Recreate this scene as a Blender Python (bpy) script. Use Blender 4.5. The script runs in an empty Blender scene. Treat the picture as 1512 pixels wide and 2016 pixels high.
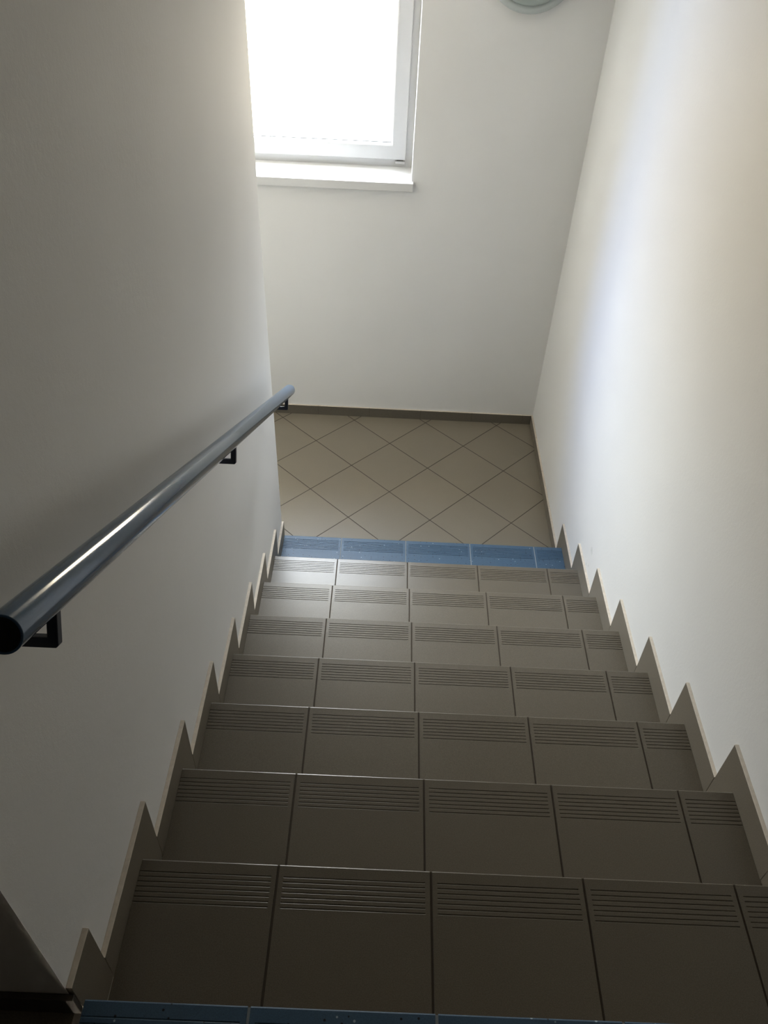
import bpy, bmesh, math
from mathutils import Vector, Matrix

sc = bpy.context.scene
COL = sc.collection

# ------------------------------------------------------------------ measures (metres)
D, R = 0.29121, 0.15374                      # going and rise of a step
DY = [0.0033, 0.0024, -0.0017, -0.0028, -0.0047, -0.0018, 0.0016, 0.002, 0.0016]
DZ = [-0.0121, 0.006, 0.0056, 0.0043, -0.0002, -0.0029, 0.001, 0.003, -0.0002]
NY = [i * D + DY[i] for i in range(9)]       # nosing lines of the nine treads
NZ = [-i * R + DZ[i] for i in range(9)]
ZL = -9 * R                                  # half landing level
XL, XR = 0.098, 1.4106                       # faces of the stair skirting
WL, WR = XL - 0.010, XR + 0.010              # plaster faces of the two side walls
YF = 3.528                                   # plaster face of the far wall
X0, TP = 0.36896, 0.303                      # first joint between step tiles, tile pitch
TOOTH, HS, HF = 0.0786, 0.083, 0.0616        # skirting: reach past nosing, height on stairs, on landing

# ------------------------------------------------------------------ materials
def mat(name, rough=0.6, spec=0.5):
    m = bpy.data.materials.new(name); m.use_nodes = True
    nt = m.node_tree; b = nt.nodes['Principled BSDF']
    b.inputs['Roughness'].default_value = rough
    b.inputs['Specular IOR Level'].default_value = spec
    return m, nt, b

def N(nt, t, **kw):
    n = nt.nodes.new(t)
    for k, v in kw.items(): setattr(n, k, v)
    return n

def math_node(nt, op, a, b=None):
    n = N(nt, 'ShaderNodeMath', operation=op)
    for i, v in enumerate((a, b)):
        if v is None: continue
        if isinstance(v, (int, float)): n.inputs[i].default_value = v
        else: nt.links.new(v, n.inputs[i])
    return n.outputs[0]

def mix(nt, fac, a, b):
    n = N(nt, 'ShaderNodeMix', data_type='RGBA')
    for s, v in ((n.inputs[0], fac), (n.inputs[6], a), (n.inputs[7], b)):
        if isinstance(v, (int, float)): s.default_value = v
        elif isinstance(v, tuple): s.default_value = (*v, 1)
        else: nt.links.new(v, s)
    return n.outputs[2]

def noise(nt, vec, scale, detail=3, rough=0.5):
    n = N(nt, 'ShaderNodeTexNoise'); n.inputs['Scale'].default_value = scale
    n.inputs['Detail'].default_value = detail; n.inputs['Roughness'].default_value = rough
    nt.links.new(vec, n.inputs['Vector']); return n.outputs['Fac']

def ramp(nt, fac, p0, p1):
    n = N(nt, 'ShaderNodeMapRange'); n.inputs[1].default_value = p0; n.inputs[2].default_value = p1
    nt.links.new(fac, n.inputs[0]); return n.outputs[0]

def bump(nt, b, h, strength, dist):
    n = N(nt, 'ShaderNodeBump'); n.inputs['Strength'].default_value = strength
    n.inputs['Distance'].default_value = dist
    nt.links.new(h, n.inputs['Height']); nt.links.new(n.outputs[0], b.inputs['Normal'])

def ocoord(nt): return N(nt, 'ShaderNodeTexCoord').outputs['Object']

def plaster(name, col, smudges=()):
    m, nt, b = mat(name, 0.75, 0.25); v = ocoord(nt)
    n1 = noise(nt, v, 2.2, 3); n2 = noise(nt, v, 420, 2)
    n3 = noise(nt, v, 95, 3)
    c = mix(nt, ramp(nt, n1, 0.3, 0.7), col, tuple(x * 0.965 for x in col))
    for (p, r, k) in smudges:                # scuffs and dabs on the paint
        d = N(nt, 'ShaderNodeVectorMath', operation='DISTANCE'); d.inputs[1].default_value = p
        nt.links.new(v, d.inputs[0])
        dd = math_node(nt, 'ADD', d.outputs['Value'], math_node(nt, 'MULTIPLY', math_node(nt, 'SUBTRACT', n3, 0.5), r * 1.6))
        f = math_node(nt, 'MULTIPLY', ramp(nt, dd, r, r * 0.35), k)
        c = mix(nt, f, c, (0.42, 0.44, 0.40))
    nt.links.new(c, b.inputs['Base Color'])
    h = math_node(nt, 'ADD', math_node(nt, 'MULTIPLY', n2, 0.5), n3)
    bump(nt, b, h, 0.22, 0.0012)
    return m

TAUPE = (0.108, 0.091, 0.066)
def tile_colour(nt, v, base, spread=0.17):
    n1 = noise(nt, v, 480, 2, 0.7); n2 = noise(nt, v, 6, 2)
    c = mix(nt, ramp(nt, n1, 0.35, 0.65), tuple(x * (1 - spread) for x in base), tuple(x * (1 + spread) for x in base))
    return mix(nt, ramp(nt, n2, 0.3, 0.7), c, mix(nt, 0.08, c, (0.12, 0.10, 0.08)))

def stone_tile(name, base=TAUPE, rough=0.34):
    m, nt, b = mat(name, rough, 0.42); v = ocoord(nt)
    nt.links.new(tile_colour(nt, v, base), b.inputs['Base Color'])
    bump(nt, b, noise(nt, v, 160, 2), 0.05, 0.0006)
    return m

def blue_tile(name):
    m, nt, b = mat(name, 0.42, 0.30); v = ocoord(nt)
    c = tile_colour(nt, v, (0.058, 0.112, 0.180), 0.12)
    vo = N(nt, 'ShaderNodeTexVoronoi'); vo.inputs['Scale'].default_value = 105
    nt.links.new(v, vo.inputs['Vector'])
    sel = N(nt, 'ShaderNodeSeparateColor'); nt.links.new(vo.outputs['Color'], sel.inputs[0])
    near = math_node(nt, 'LESS_THAN', vo.outputs['Distance'], 0.22)
    dark = math_node(nt, 'MULTIPLY', near, math_node(nt, 'GREATER_THAN', sel.outputs[0], 0.78))
    lite = math_node(nt, 'MULTIPLY', near, math_node(nt, 'LESS_THAN', sel.outputs[0], 0.06))
    c = mix(nt, dark, c, (0.012, 0.015, 0.02)); c = mix(nt, lite, c, (0.34, 0.43, 0.50))
    nt.links.new(c, b.inputs['Base Color'])
    return m

def flat(name, col, rough=0.6, spec=0.5, metal=0.0, grain=0.05, scale=60):
    m, nt, b = mat(name, rough, spec); v = ocoord(nt)
    c = mix(nt, noise(nt, v, scale, 2), tuple(x * (1 - grain) for x in col), tuple(x * (1 + grain) for x in col))
    nt.links.new(c, b.inputs['Base Color']); b.inputs['Metallic'].default_value = metal
    return m

def landing_floor(name, origin, ang, pitch):
    m, nt, b = mat(name, 0.40, 0.5); v = ocoord(nt)
    mp = N(nt, 'ShaderNodeMapping', vector_type='TEXTURE')
    mp.inputs['Location'].default_value = (*origin, 0); mp.inputs['Rotation'].default_value = (0, 0, ang)
    mp.inputs['Scale'].default_value = (pitch, pitch, 1)
    nt.links.new(v, mp.inputs['Vector'])
    sx = N(nt, 'ShaderNodeSeparateXYZ'); nt.links.new(mp.outputs[0], sx.inputs[0])
    def edge(o): return math_node(nt, 'ABSOLUTE', math_node(nt, 'SUBTRACT', math_node(nt, 'FRACT', math_node(nt, 'ADD', o, 0.5)), 0.5))
    d = math_node(nt, 'MULTIPLY', math_node(nt, 'MINIMUM', edge(sx.outputs[0]), edge(sx.outputs[1])), pitch)
    g = ramp(nt, d, 0.0026, 0.0016)
    fx = math_node(nt, 'FLOOR', sx.outputs[0]); fy = math_node(nt, 'FLOOR', sx.outputs[1])
    cmb = N(nt, 'ShaderNodeCombineXYZ'); nt.links.new(fx, cmb.inputs[0]); nt.links.new(fy, cmb.inputs[1])
    wn = N(nt, 'ShaderNodeTexWhiteNoise', noise_dimensions='2D'); nt.links.new(cmb.outputs[0], wn.inputs['Vector'])
    c = tile_colour(nt, v, (0.222, 0.192, 0.146), 0.06)
    c = mix(nt, math_node(nt, 'MULTIPLY', wn.outputs['Value'], 0.10), c, (0.14, 0.13, 0.11))
    c = mix(nt, g, c, (0.055, 0.042, 0.030))
    nt.links.new(c, b.inputs['Base Color'])
    nt.links.new(math_node(nt, 'ADD', math_node(nt, 'MULTIPLY', g, 0.4), 0.40), b.inputs['Roughness'])
    bump(nt, b, math_node(nt, 'SUBTRACT', 1.0, g), 0.6, 0.0012)
    return m

WHITE = (0.722, 0.719, 0.707)
M_wall = plaster('white_plaster', WHITE)
M_wall_r = plaster('white_plaster_scuffed', WHITE,
                   [((WR, 1.965, -0.88), 0.020, 0.35), ((WR, 1.985, -0.98), 0.008, 0.5), ((WR, 1.95, -0.955), 0.006, 0.45)])
M_tile = stone_tile('taupe_step_tile')
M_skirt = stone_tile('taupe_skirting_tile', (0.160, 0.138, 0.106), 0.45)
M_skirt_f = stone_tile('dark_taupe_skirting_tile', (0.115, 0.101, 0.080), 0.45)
M_skirt_shade = stone_tile('shaded_skirting_tile', (0.05, 0.043, 0.035), 0.7)  # taupe tile with the shade at the wall end put into its colour
M_blue = blue_tile('blue_speckled_tile')
M_grout = flat('brown_grout', (0.058, 0.045, 0.033), 0.9, 0.2)
M_grout_b = flat('grey_grout', (0.30, 0.33, 0.35), 0.9, 0.2)
M_bisque = flat('raw_tile_edge', (0.60, 0.54, 0.46), 0.85, 0.2, grain=0.18, scale=90)
M_paint = flat('blue_grey_gloss_paint', (0.045, 0.088, 0.155), 0.12, 0.30, grain=0.04)
M_paint_d = flat('dark_blue_bracket_paint', (0.014, 0.019, 0.034), 0.4, 0.3, grain=0.04)
M_cap = flat('black_plastic', (0.006, 0.006, 0.007), 0.5, 0.3)
M_pvc = flat('white_plastic_frame', (0.49, 0.495, 0.50), 0.30, 0.5, grain=0.01)
M_sill = flat('white_sill_laminate', (0.62, 0.62, 0.615), 0.35, 0.5, grain=0.01)
M_gasket = flat('grey_rubber_seal', (0.10, 0.10, 0.10), 0.7, 0.3)
M_ring = flat('grey_lamp_body', (0.42, 0.455, 0.445), 0.5, 0.4, grain=0.02)
M_opal = flat('opal_lamp_glass', (0.32, 0.37, 0.35), 0.28, 0.5, grain=0.02)
M_dim = plaster('dimmed_unseen_plaster', (0.34, 0.33, 0.31))  # unseen soffits and ceilings greyed to lower the bounced light upstairs
M_back_dark = flat('unseen_dark_back_wall', (0.07, 0.045, 0.03), 0.5, 0.4)  # unseen back wall coloured dark to keep bounce light off the near steps
M_conc = flat('grey_concrete', (0.35, 0.34, 0.32), 0.85, 0.3)
M_floor = landing_floor('diagonal_taupe_tiles', (0.16381, 3.26672), math.radians(-45) + 0.01441, 0.29699)

M_glass = bpy.data.materials.new('window_glass'); M_glass.use_nodes = True
nt = M_glass.node_tree; nt.nodes.remove(nt.nodes['Principled BSDF'])
tr = N(nt, 'ShaderNodeBsdfTransparent'); tr.inputs[0].default_value = (0.97, 0.985, 0.98, 1)
gl = N(nt, 'ShaderNodeBsdfGlossy'); gl.inputs['Roughness'].default_value = 0.02
ge = N(nt, 'ShaderNodeNewGeometry'); dt = N(nt, 'ShaderNodeVectorMath', operation='DOT_PRODUCT')
nt.links.new(ge.outputs['Incoming'], dt.inputs[0]); nt.links.new(ge.outputs['Normal'], dt.inputs[1])
fres = math_node(nt, 'ADD', 0.03, math_node(nt, 'MULTIPLY', 0.9, math_node(nt, 'POWER', math_node(nt, 'SUBTRACT', 1.0, math_node(nt, 'ABSOLUTE', dt.outputs['Value'])), 5.0)))
mx = N(nt, 'ShaderNodeMixShader')
nt.links.new(fres, mx.inputs[0]); nt.links.new(tr.outputs[0], mx.inputs[1]); nt.links.new(gl.outputs[0], mx.inputs[2])
nt.links.new(mx.outputs[0], nt.nodes['Material Output'].inputs[0])

# ------------------------------------------------------------------ mesh helpers
class MB:
    def __init__(s): s.v = []; s.f = []; s.m = []
    def face(s, pts, mi=0):
        k = len(s.v); s.v += [tuple(p) for p in pts]; s.f.append(tuple(range(k, k + len(pts)))); s.m.append(mi)
    def box(s, a, b, mi=0):
        (x0, y0, z0), (x1, y1, z1) = a, b
        P = [(x0,y0,z0),(x1,y0,z0),(x1,y1,z0),(x0,y1,z0),(x0,y0,z1),(x1,y0,z1),(x1,y1,z1),(x0,y1,z1)]
        for q in ((3,2,1,0),(4,5,6,7),(0,1,5,4),(1,2,6,5),(2,3,7,6),(3,0,4,7)): s.face([P[i] for i in q], mi)
    def prism(s, poly, axis, a, b, mi=0, sides=None):
        """poly: 2-D outline in the other two axes, extruded from a to b along axis."""
        def P(p, t):
            p = list(p); p.insert(axis, t); return tuple(p)
        n = len(poly)
        s.face([P(p, a) for p in poly], mi); s.face([P(p, b) for p in reversed(poly)], mi)
        for i in range(n):
            p, q = poly[i], poly[(i + 1) % n]
            s.face([P(p, a), P(p, b), P(q, b), P(q, a)], (sides or {}).get(i, mi))
    def build(s, name, mats, parent=None, bevel=0.0, seg=2, smooth=False, ang=35):
        me = bpy.data.meshes.new(name); me.from_pydata(s.v, [], s.f)
        for m in (mats if isinstance(mats, (list, tuple)) else [mats]): me.materials.append(m)
        for p, i in zip(me.polygons, s.m): p.material_index = i
        bm = bmesh.new(); bm.from_mesh(me)
        bmesh.ops.remove_doubles(bm, verts=bm.verts, dist=1e-5)
        bmesh.ops.recalc_face_normals(bm, faces=bm.faces)
        if smooth:
            for f in bm.faces: f.smooth = True
            for e in bm.edges:
                if len(e.link_faces) == 2 and e.calc_face_angle(0) > math.radians(ang): e.smooth = False
        bm.to_mesh(me); bm.free()
        o = bpy.data.objects.new(name, me); COL.objects.link(o)
        if parent: o.parent = parent
        if bevel:
            b = o.modifiers.new('edge', 'BEVEL'); b.width = bevel; b.segments = seg; b.limit_method = 'ANGLE'
            b.angle_limit = math.radians(40)
        return o

def tag(o, label=None, cat=None, group=None, kind=None):
    for k, v in (('label', label), ('category', cat), ('group', group), ('kind', kind)):
        if v: o[k] = v
    return o
def empty(name, loc=(0, 0, 0)):
    o = bpy.data.objects.new(name, None); COL.objects.link(o); o.location = loc; return o
def keep(o, root):
    """parent o to root without moving it (o is modelled in world coordinates)"""
    o.parent = root; o.matrix_parent_inverse = Matrix.Translation(root.location).inverted(); return o
def lathe(mb, prof, n, frame, closed=False):
    """prof: (radius, height) pairs, frame(r*cos, r*sin, h) -> point"""
    for i in range(n):
        a0, a1 = 2 * math.pi * i / n, 2 * math.pi * (i + 1) / n
        for (r0, h0), (r1, h1) in zip(prof, prof[1:]):
            pts = [frame(r0*math.cos(a0), r0*math.sin(a0), h0), frame(r0*math.cos(a1), r0*math.sin(a1), h0),
                   frame(r1*math.cos(a1), r1*math.sin(a1), h1), frame(r1*math.cos(a0), r1*math.sin(a0), h1)]
            if r0 < 1e-7: pts = [pts[0], pts[2], pts[3]]
            elif r1 < 1e-7: pts = pts[:3]
            mb.face(pts)

# ------------------------------------------------------------------ room shell
XO = -1.22                                    # outer wall of the flight on the other side of the spine wall
YB = -1.65                                    # wall behind the upper landing
WT = 0.2                                      # spine wall thickness
SO = R / D
def struct(mb, name, m, label=None, **kw):
    o = mb.build(name, m, **kw); return tag(o, label, None, None, 'structure')

mb = MB(); mb.box((XO - .1, 2.2, ZL - .18), (WR + .1, YF + .1, ZL)); struct(mb, 'floor', M_floor, 'half landing of taupe tiles laid diagonally below the stairs')
mb = MB(); mb.box((XO - .1, YB - .1, -.2), (WR + .1, -D + .012, NZ[0] - .001)); mb.box((XO - .1, -D + .012, -.2), (WL - .001, 0, NZ[0] - .001)); struct(mb, 'floor_upper', M_skirt)
# spine wall on the left; its far end leans slightly
mb = MB()
ZB, ZT = -2.9, 2.62
def yend(z): return 2.335 - 0.070 * min(1.0, max(0.0, (z + 1.16) / 1.5))
zs = [ZB, -1.16, -0.8, -0.4, 0.0, 0.34, ZT]
out = [(-0.008, ZB)] + [(yend(z), z) for z in zs] + [(-0.008, ZT)]
mb.prism(out, 0, WL - WT, WL)
struct(mb, 'wall_left', M_wall, 'white plastered spine wall on the left carrying the handrail')
mb = MB(); mb.box((WR, YB - .1, -1.7), (WR + .15, YF + .4, ZT)); struct(mb, 'wall_right', M_wall_r, 'white plastered wall along the right side of the stairs')
mb = MB(); mb.box((XO - .15, YB - .1, ZB), (XO, YF + .4, ZT)); struct(mb, 'wall_left_outer', M_wall)
mb = MB(); mb.box((XO - .1, YB - .1, -.2), (WR + .1, YB, ZT)); struct(mb, 'wall_back', M_back_dark)
# far wall with the window opening
WX0, WX1, WZ0, WZ1 = -0.60, 0.622, -0.038, 0.86
YO = YF + 0.36
mb = MB()
mb.box((XO - .1, YF, -3.0), (WX0, YO, ZT)); mb.box((WX1, YF, -3.0), (WR + .1, YO, ZT))
mb.box((WX0, YF, -3.0), (WX1, YO, WZ0)); mb.box((WX0, YF, WZ1), (WX1, YO, ZT))
struct(mb, 'wall_far', M_wall, 'white plastered far wall with the window above the landing')
# ceilings: under the upper half landing, the soffit of the flight above, the upper floor
ZC = 1.20
mb = MB(); mb.box((XO - .1, 2.35, ZC), (WR + .1, YF + .1, ZC + .18)); struct(mb, 'ceiling', M_wall)
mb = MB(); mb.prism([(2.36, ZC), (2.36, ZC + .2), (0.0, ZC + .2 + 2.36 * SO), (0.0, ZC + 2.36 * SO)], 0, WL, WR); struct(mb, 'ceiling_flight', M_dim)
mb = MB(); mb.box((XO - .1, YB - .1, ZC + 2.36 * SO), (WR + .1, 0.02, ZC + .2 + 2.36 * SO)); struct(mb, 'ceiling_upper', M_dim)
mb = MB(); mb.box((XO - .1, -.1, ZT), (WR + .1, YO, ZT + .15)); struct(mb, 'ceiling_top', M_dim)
mb = MB(); mb.prism([(2.36, ZC), (2.36, ZC + .2), (0.0, ZC + .2 - 2.36 * SO), (0.0, ZC - 2.36 * SO)], 0, XO, WL - WT); struct(mb, 'ceiling_other_flight', M_wall)
mb = MB(); mb.prism([(2.2, ZL), (2.2, ZL - .2), (0.0, ZL - .2 - 2.2 * SO), (0.0, ZL - 2.2 * SO)], 0, XO, WL - WT); struct(mb, 'floor_lower', M_conc)
mb = MB(); mb.box((XO, -.1, ZB), (WL - WT, 0, -.2)); struct(mb, 'wall_lower_back', M_wall)

# ------------------------------------------------------------------ staircase
stairs = tag(empty('staircase', (0.75, 0, NZ[8])), 'flight of taupe tiled steps with blue top and bottom steps between white walls', 'staircase')
GW = 0.0048                                   # joint width
TT = 0.010                                    # tile thickness
GPROF = [(.0013, 0.0), (.0008, .0013), (.0003, .0013), (-.0016, 0.0)]    # steep front side, gently sloping back side
GROOVES = [0.0245 + 0.0097 * k for k in range(7)]
def tread_tile(mb, xa, xb, ml, mr, yn, z, back):
    """one step tile: chamfered front lip, seven anti-slip grooves that stop short of the tile's own sides"""
    c = 0.0026
    prof_flat = [(yn, z - TT), (yn, z - c), (yn - 0.0008, z - 0.0008), (yn - c, z)]
    def strip(x0, x1, grooved):
        pts = list(prof_flat)
        for g in GROOVES:
            y = yn - g
            pts += [(y + q[0], z - (q[1] if grooved else 0.0)) for q in GPROF]
        pts += [(back, z), (back, z - TT)]
        for (y0, z0), (y1, z1) in zip(pts, pts[1:]):
            mb.face([(x0, y0, z0), (x1, y0, z0), (x1, y1, z1), (x0, y1, z1)])
    ga, gb = xa + ml, xb - mr
    if ml: strip(xa, ga, False)
    strip(ga, gb, True)
    if mr: strip(gb, xb, False)
    for x, on in ((ga, ml), (gb, mr)):
        if on:
            for g in GROOVES:
                y = yn - g
                mb.face([(x, y + q[0], z - q[1]) for q in GPROF])
    for x in (xa, xb): mb.face([(x, yn, z - TT), (x, yn, z - c), (x, yn - c, z), (x, back, z), (x, back, z - TT)])

for i in range(9):
    blue = i in (0, 8)
    shift = 0.0 if i else -0.006
    joints = [X0 + shift + k * TP for k in range(4)]
    back = (NY[i - 1] - 0.012) if i else -D
    mb = MB()
    edges = [XL + .0005] + joints + [XR - .0005]
    for k in range(5):
        xa = edges[k] + (GW / 2 if k else 0); xb = edges[k + 1] - (GW / 2 if k < 4 else 0)
        tread_tile(mb, xa, xb, 0.0095 if k else 0.0, 0.0095 if k < 4 else 0.0, NY[i], NZ[i], back)
    n = len(mb.f)
    gp = [(NY[i] - .0015, NZ[i] - TT), (NY[i] - .0015, NZ[i] - .0022), (back + .001, NZ[i] - .0022), (back + .001, NZ[i] - TT)]
    for x in joints: mb.prism(gp, 0, x - GW / 2, x + GW / 2, 1)
    o = keep(mb.build('tread', [M_blue if blue else M_tile, M_grout_b if blue else M_grout]), stairs)
    if blue: o['label'] = 'blue speckled ' + ('top tread' if i == 0 else 'bottom tread')
    # riser under the nosing, tiled with the same joints
    zb = NZ[i + 1] if i < 8 else ZL
    mb = MB(); yr = NY[i] - 0.002
    for k in range(5):
        xa = edges[k] + (GW / 2 if k else 0); xb = edges[k + 1] - (GW / 2 if k < 4 else 0)
        mb.box((xa, yr - .009, zb + .001), (xb, yr, NZ[i] - TT - .0005))
    for x in joints: mb.box((x - GW / 2, yr - .009, zb + .001), (x + GW / 2, yr - .0015, NZ[i] - TT - .0005), 1)
    keep(mb.build('riser', [M_tile, M_grout]), stairs)
# concrete flight under the tiles
pts = []
for i in range(9):
    pts += [((NY[i - 1] - .012) if i else -D + .001, NZ[i] - TT - .0005), (NY[i] - .012, NZ[i] - TT - .0005)]
pts += [(NY[8] - .012, ZL - .15), (NY[8] - .35, ZL - .15), (-D + .001, -.45)]
mb = MB(); mb.prism(pts, 0, XL + .001, XR - .001); keep(mb.build('stair_slab', M_conc), stairs)

# ------------------------------------------------------------------ skirting
def skirt_tile(root, poly, side, raw, x0=None, x1=None):
    """stair skirting tile: outline in (y, z), glazed face, raw pale edges on the listed sides"""
    mb = MB(); a, b = (WL, XL) if side < 0 else (XR, WR)
    mb.prism(poly, 0, a, b, 0, {k: 1 for k in raw})
    return keep(mb.build('skirting_tile', [M_skirt, M_bisque], bevel=0.0008, seg=1), root)
base_l = tag(empty('baseboard_left', (WL, 0, 0)), 'saw-toothed taupe tile skirting along the left wall', None, None, 'structure')
base_r = tag(empty('baseboard_right', (WR, 0, 0)), 'saw-toothed taupe tile skirting along the right wall', None, None, 'structure')
base_f = tag(empty('baseboard_far', (0, YF, ZL)), 'low taupe tile skirting along the far wall of the landing', None, None, 'structure')
J = 0.0004
for side, root in ((-1, base_l), (1, base_r)):
    for i in range(9):
        y1 = NY[i] + TOOTH; y0 = (NY[i - 1] + TOOTH) if i else (-0.008 if side < 0 else -0.30)
        zt = NZ[i] + HS; zn = NZ[i + 1] if i < 8 else ZL
        if side < 0 and i == 8: y1 = 2.338
        y0 += J; y1 -= J
        yn = NY[i] - .0015
        poly = [(y0, zt), (y1, zt), (y1, zn + .0005), (yn, zn + .0005), (yn, NZ[i] - .012), (y0, NZ[i] - .012)]
        skirt_tile(root, poly, side, (0, 1))
# landing skirting on the right wall, upper landing skirting
y = NY[8] + TOOTH
while y < YF - .02:
    y1 = min(y + .30, YF - .0005)
    skirt_tile(base_r, [(y + J, ZL + HF), (y1 - J, ZL + HF), (y1 - J, ZL + .0005), (y + J, ZL + .0005)], 1, (0,)); y = y1
y = -.30
while y > YB + .02:
    y0 = max(y - .30, YB + .0005)
    skirt_tile(base_r, [(y0 + J, NZ[0] + HS), (y - J, NZ[0] + HS), (y - J, NZ[0]), (y0 + J, NZ[0])], 1, (0,)); y = y0
# wrap round the near end of the spine wall
mb = MB(); mb.box((WL - WT, -.018, NZ[0]), (XL, -.0085, NZ[0] + .062)); 
keep(mb.build('skirting_tile', M_skirt_shade, bevel=.001, seg=1), base_l)
# far wall, joints as on the real skirting
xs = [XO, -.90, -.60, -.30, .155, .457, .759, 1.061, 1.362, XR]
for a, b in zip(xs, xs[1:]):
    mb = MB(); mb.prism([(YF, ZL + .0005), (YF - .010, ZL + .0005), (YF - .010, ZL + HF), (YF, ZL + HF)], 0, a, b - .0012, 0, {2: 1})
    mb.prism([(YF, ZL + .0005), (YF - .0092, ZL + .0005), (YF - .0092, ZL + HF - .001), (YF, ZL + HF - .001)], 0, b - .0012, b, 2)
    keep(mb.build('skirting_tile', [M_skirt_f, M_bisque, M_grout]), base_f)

# ------------------------------------------------------------------ window
win = tag(empty('window_1', (0, YF + .17, 0)), 'white plastic window with pale sill above the landing', None, None, 'structure')
def ring(mb, x0, z0, x1, z1, w, ya, yb, ch=0.004):
    """mitred rectangular frame with a chamfered inner front edge"""
    o = [(x0, z0), (x1, z0), (x1, z1), (x0, z1)]; n = [(x0+w, z0+w), (x1-w, z0+w), (x1-w, z1-w), (x0+w, z1-w)]
    nc = [(x0+w-ch, z0+w-ch), (x1-w+ch, z0+w-ch), (x1-w+ch, z1-w+ch), (x0+w-ch, z1-w+ch)]
    for k in range(4):
        j = (k + 1) % 4
        P = lambda q, y: (q[0], y, q[1])
        mb.face([P(o[k], ya), P(o[j], ya), P(nc[j], ya), P(nc[k], ya)])
        mb.face([P(nc[k], ya), P(nc[j], ya), P(n[j], ya + ch), P(n[k], ya + ch)])
        mb.face([P(n[k], ya + ch), P(n[j], ya + ch), P(n[j], yb), P(n[k], yb)])
        mb.face([P(n[k], yb), P(n[j], yb), P(o[j], yb), P(o[k], yb)])
        mb.face([P(o[k], yb), P(o[j], yb), P(o[j], ya), P(o[k], ya)])
FY = YF + 0.172
mb = MB(); ring(mb, WX0, 0.0, WX1, WZ1, 0.055, FY + .016, FY + .085); keep(mb.build('window_frame', M_pvc, bevel=.0015), win)
mb = MB(); ring(mb, WX0 + .033, .040, WX1 - .033, WZ1 - .033, 0.073, FY, FY + .07, .008)
sash = keep(mb.build('sash', M_pvc, bevel=.003, seg=3), win)
gx0, gx1, gz0, gz1 = WX0 + .106, WX1 - .106, .113, WZ1 - .106
mb = MB(); mb.box((gx0 - .008, FY + .030, gz0 - .008), (gx1 + .008, FY + .036, gz1 + .008)); keep(mb.build('glass_pane', M_glass), win)
mb = MB(); ring(mb, gx0 - .001, gz0 - .001, gx1 + .001, gz1 + .001, .004, FY + .024, FY + .030, .001); keep(mb.build('glazing_seal', M_gasket), win)
# bottom hinge at the right corner of the sash
mb = MB(); mb.box((WX1 - .082, FY - .004, .022), (WX1 - .036, FY + .016, .034)); mb.box((WX1 - .076, FY - .005, .036), (WX1 - .044, FY + .004, .0395), 1)
keep(mb.build('hinge', [M_pvc, M_gasket], bevel=.002), win)
mb = MB(); mb.prism([(YF - .030, -.037), (YF - .030, .001), (YF - .028, .003), (FY + .03, .003), (FY + .03, -.037)], 0, WX0 - .008, WX1 + .008)
sill = keep(mb.build('sill', M_sill, bevel=.0015), win)

# ------------------------------------------------------------------ handrail
RX = WL + 0.085
pa, pb = Vector((RX, 0.0715, 0.8343)), Vector((RX, 2.1934, -0.3144))
ax = (pb - pa).normalized(); sd = Vector((1, 0, 0)); up = sd.cross(ax).normalized()
rr = 0.0212
rail = tag(empty('handrail', (WL, 1.1, pa.lerp(pb, .5).z)), 'dark blue-grey tubular metal handrail sloping down the left wall', 'handrail')
frame = lambda a, b, h: pa + sd * a + up * b + ax * h
Lr = (pb - pa).length
mb = MB(); lathe(mb, [(rr - .0025, .004), (rr - .0025, 0), (rr - .0006, 0), (rr, .0008), (rr, Lr - .003), (rr - .001, Lr - .0008), (rr - .003, Lr), (0, Lr)], 64, frame)
keep(mb.build('rail', M_paint, smooth=True), rail)
mb = MB(); lathe(mb, [(0, .0012), (rr - .0026, .0012), (rr - .0026, .02), (0, .02)], 48, frame)
o = keep(mb.build('end_cap', M_cap, smooth=True), rail); o['label'] = 'black end cap'
HB = 0.0625                                   # drop of the bracket below the tube's axis, square to the tube
for yb_ in (.1447, 1.1168, 2.0628):
    t = (yb_ - pa.y + HB * up.y) / ax.y
    c0 = pa + ax * t
    w = .0063; xv = RX + .009
    # bent square bar: out from the wall, then up to the tube
    out = [(WL + .0005, -HB), (xv - .003, -HB), (xv, -HB + .003), (xv, -.014), (xv - 2 * w, -.014), (xv - 2 * w, -HB + 2 * w), (WL + .0005, -HB + 2 * w)]
    def P(p, d): return tuple(Vector((p[0], c0.y, c0.z)) + up * p[1] + ax * d)
    mb = MB()
    mb.face([P(p, -w) for p in out]); mb.face([P(p, w) for p in reversed(out)])
    for i in range(len(out)):
        p, q = out[i], out[(i + 1) % len(out)]
        mb.face([P(p, -w), P(p, w), P(q, w), P(q, -w)])
    keep(mb.build('bracket', M_paint_d, bevel=.0012), rail)

# ------------------------------------------------------------------ wall lamp
LC = Vector((1.062, YF, 0.922))
lamp = tag(empty('wall_lamp', LC), 'round grey wall lamp with an opal cover, unlit, high on the far wall', 'lamp')
lf = lambda a, b, h: (LC.x + a, LC.y - h, LC.z + b)
mb = MB(); lathe(mb, [(0, .0005), (.178, .0005), (.182, .010), (.194, .018), (.196, .034), (.193, .046), (.186, .054), (.172, .058), (.166, .054), (.160, .05), (0, .05)], 96, lf)
keep(mb.build('lamp_body', M_ring, smooth=True, ang=50), lamp)
mb = MB(); lathe(mb, [(.1635, .0505), (.162, .058)] + [(.160 * math.cos(t), .060 + .045 * math.sin(t)) for t in [math.pi / 2 * k / 14 for k in range(14)]] + [(0, .105)], 96, lf)
keep(mb.build('lamp_cover', M_opal, smooth=True, ang=50), lamp)

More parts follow.
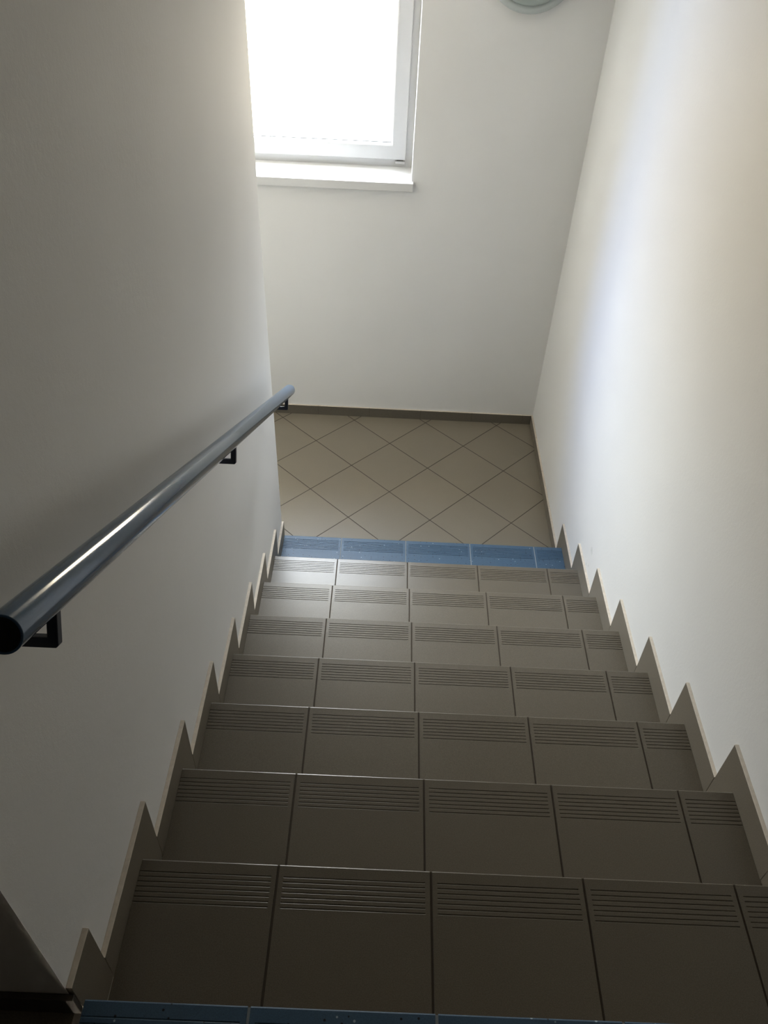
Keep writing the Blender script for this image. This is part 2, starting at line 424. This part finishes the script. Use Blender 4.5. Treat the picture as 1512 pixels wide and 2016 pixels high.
# ------------------------------------------------------------------ daylight
w = bpy.data.worlds.new('daylight'); sc.world = w; w.use_nodes = True
nt = w.node_tree; bg = nt.nodes['Background']
g = N(nt, 'ShaderNodeTexCoord').outputs['Generated']
sx = N(nt, 'ShaderNodeSeparateXYZ'); nt.links.new(g, sx.inputs[0])
elev = ramp(nt, sx.outputs[2], -0.02, 0.40)
hyp = math_node(nt, 'SQRT', math_node(nt, 'ADD', math_node(nt, 'MULTIPLY', sx.outputs[0], sx.outputs[0]), math_node(nt, 'MULTIPLY', sx.outputs[1], sx.outputs[1])))
az = math_node(nt, 'DIVIDE', sx.outputs[0], math_node(nt, 'ADD', hyp, 1e-4))
left = ramp(nt, az, -0.62, -0.70)            # open shaded sky towards the left, sunny haze ahead, the sun's side to the right
far_left = ramp(nt, az, -0.81, -0.84)
high = ramp(nt, sx.outputs[2], 0.61, 0.71)        # high mutes the upper sky; far_left sets a dark sector at its edge
sunny = ramp(nt, az, 0.10, 0.60)
ground = mix(nt, left, (0.50, 0.43, 0.33), (0.21, 0.25, 0.36))
sky = mix(nt, left, (1.36, 1.41, 1.48), (0.27, 0.36, 0.62))
sky = mix(nt, high, sky, (0.60, 0.66, 0.78)); sky = mix(nt, sunny, sky, (1.7, 1.7, 1.68)); ground = mix(nt, sunny, ground, (0.9, 0.84, 0.75))
c = mix(nt, far_left, mix(nt, elev, ground, sky), (0.05, 0.05, 0.055))
nt.links.new(c, bg.inputs['Color']); bg.inputs['Strength'].default_value = 9.0

pl = bpy.data.lights.new('window_portal', 'AREA'); pl.shape = 'RECTANGLE'
pl.size = WX1 - WX0; pl.size_y = WZ1 - WZ0; pl.cycles.is_portal = True
po = bpy.data.objects.new('window_portal', pl); COL.objects.link(po)
po.location = ((WX0 + WX1) / 2, YO + .002, (WZ0 + WZ1) / 2); po.rotation_euler = (math.radians(-90), 0, 0)

# ------------------------------------------------------------------ camera
cam = bpy.data.cameras.new('camera'); co = bpy.data.objects.new('camera', cam); COL.objects.link(co)
cam.sensor_fit = 'VERTICAL'; cam.sensor_height = 24.0; cam.sensor_width = 18.0
cam.lens = 1605.267 / 2016 * 24.0; cam.clip_start = 0.02
rt = Vector((0.99890912, 0.02547032, 0.03913862)); u = Vector((-0.04605797, 0.67553579, 0.73588726)); fw = Vector((0.00769625, 0.73688714, -0.67597197))
co.matrix_world = Matrix(((rt.x, u.x, -fw.x, 0.53313), (rt.y, u.y, -fw.y, -0.42287), (rt.z, u.z, -fw.z, 1.47323), (0, 0, 0, 1)))
sc.camera = co

vs = sc.view_settings
sc.display_settings.display_device = 'sRGB'
vs.view_transform = 'Standard'; vs.look = 'None'; vs.gamma = 1.0; vs.use_curve_mapping = False; vs.exposure = 2.82
cy = sc.cycles
cy.max_bounces = 24; cy.diffuse_bounces = 16; cy.glossy_bounces = 6; cy.transparent_max_bounces = 8
cy.use_denoising = True
cy.sample_clamp_indirect = 0.0
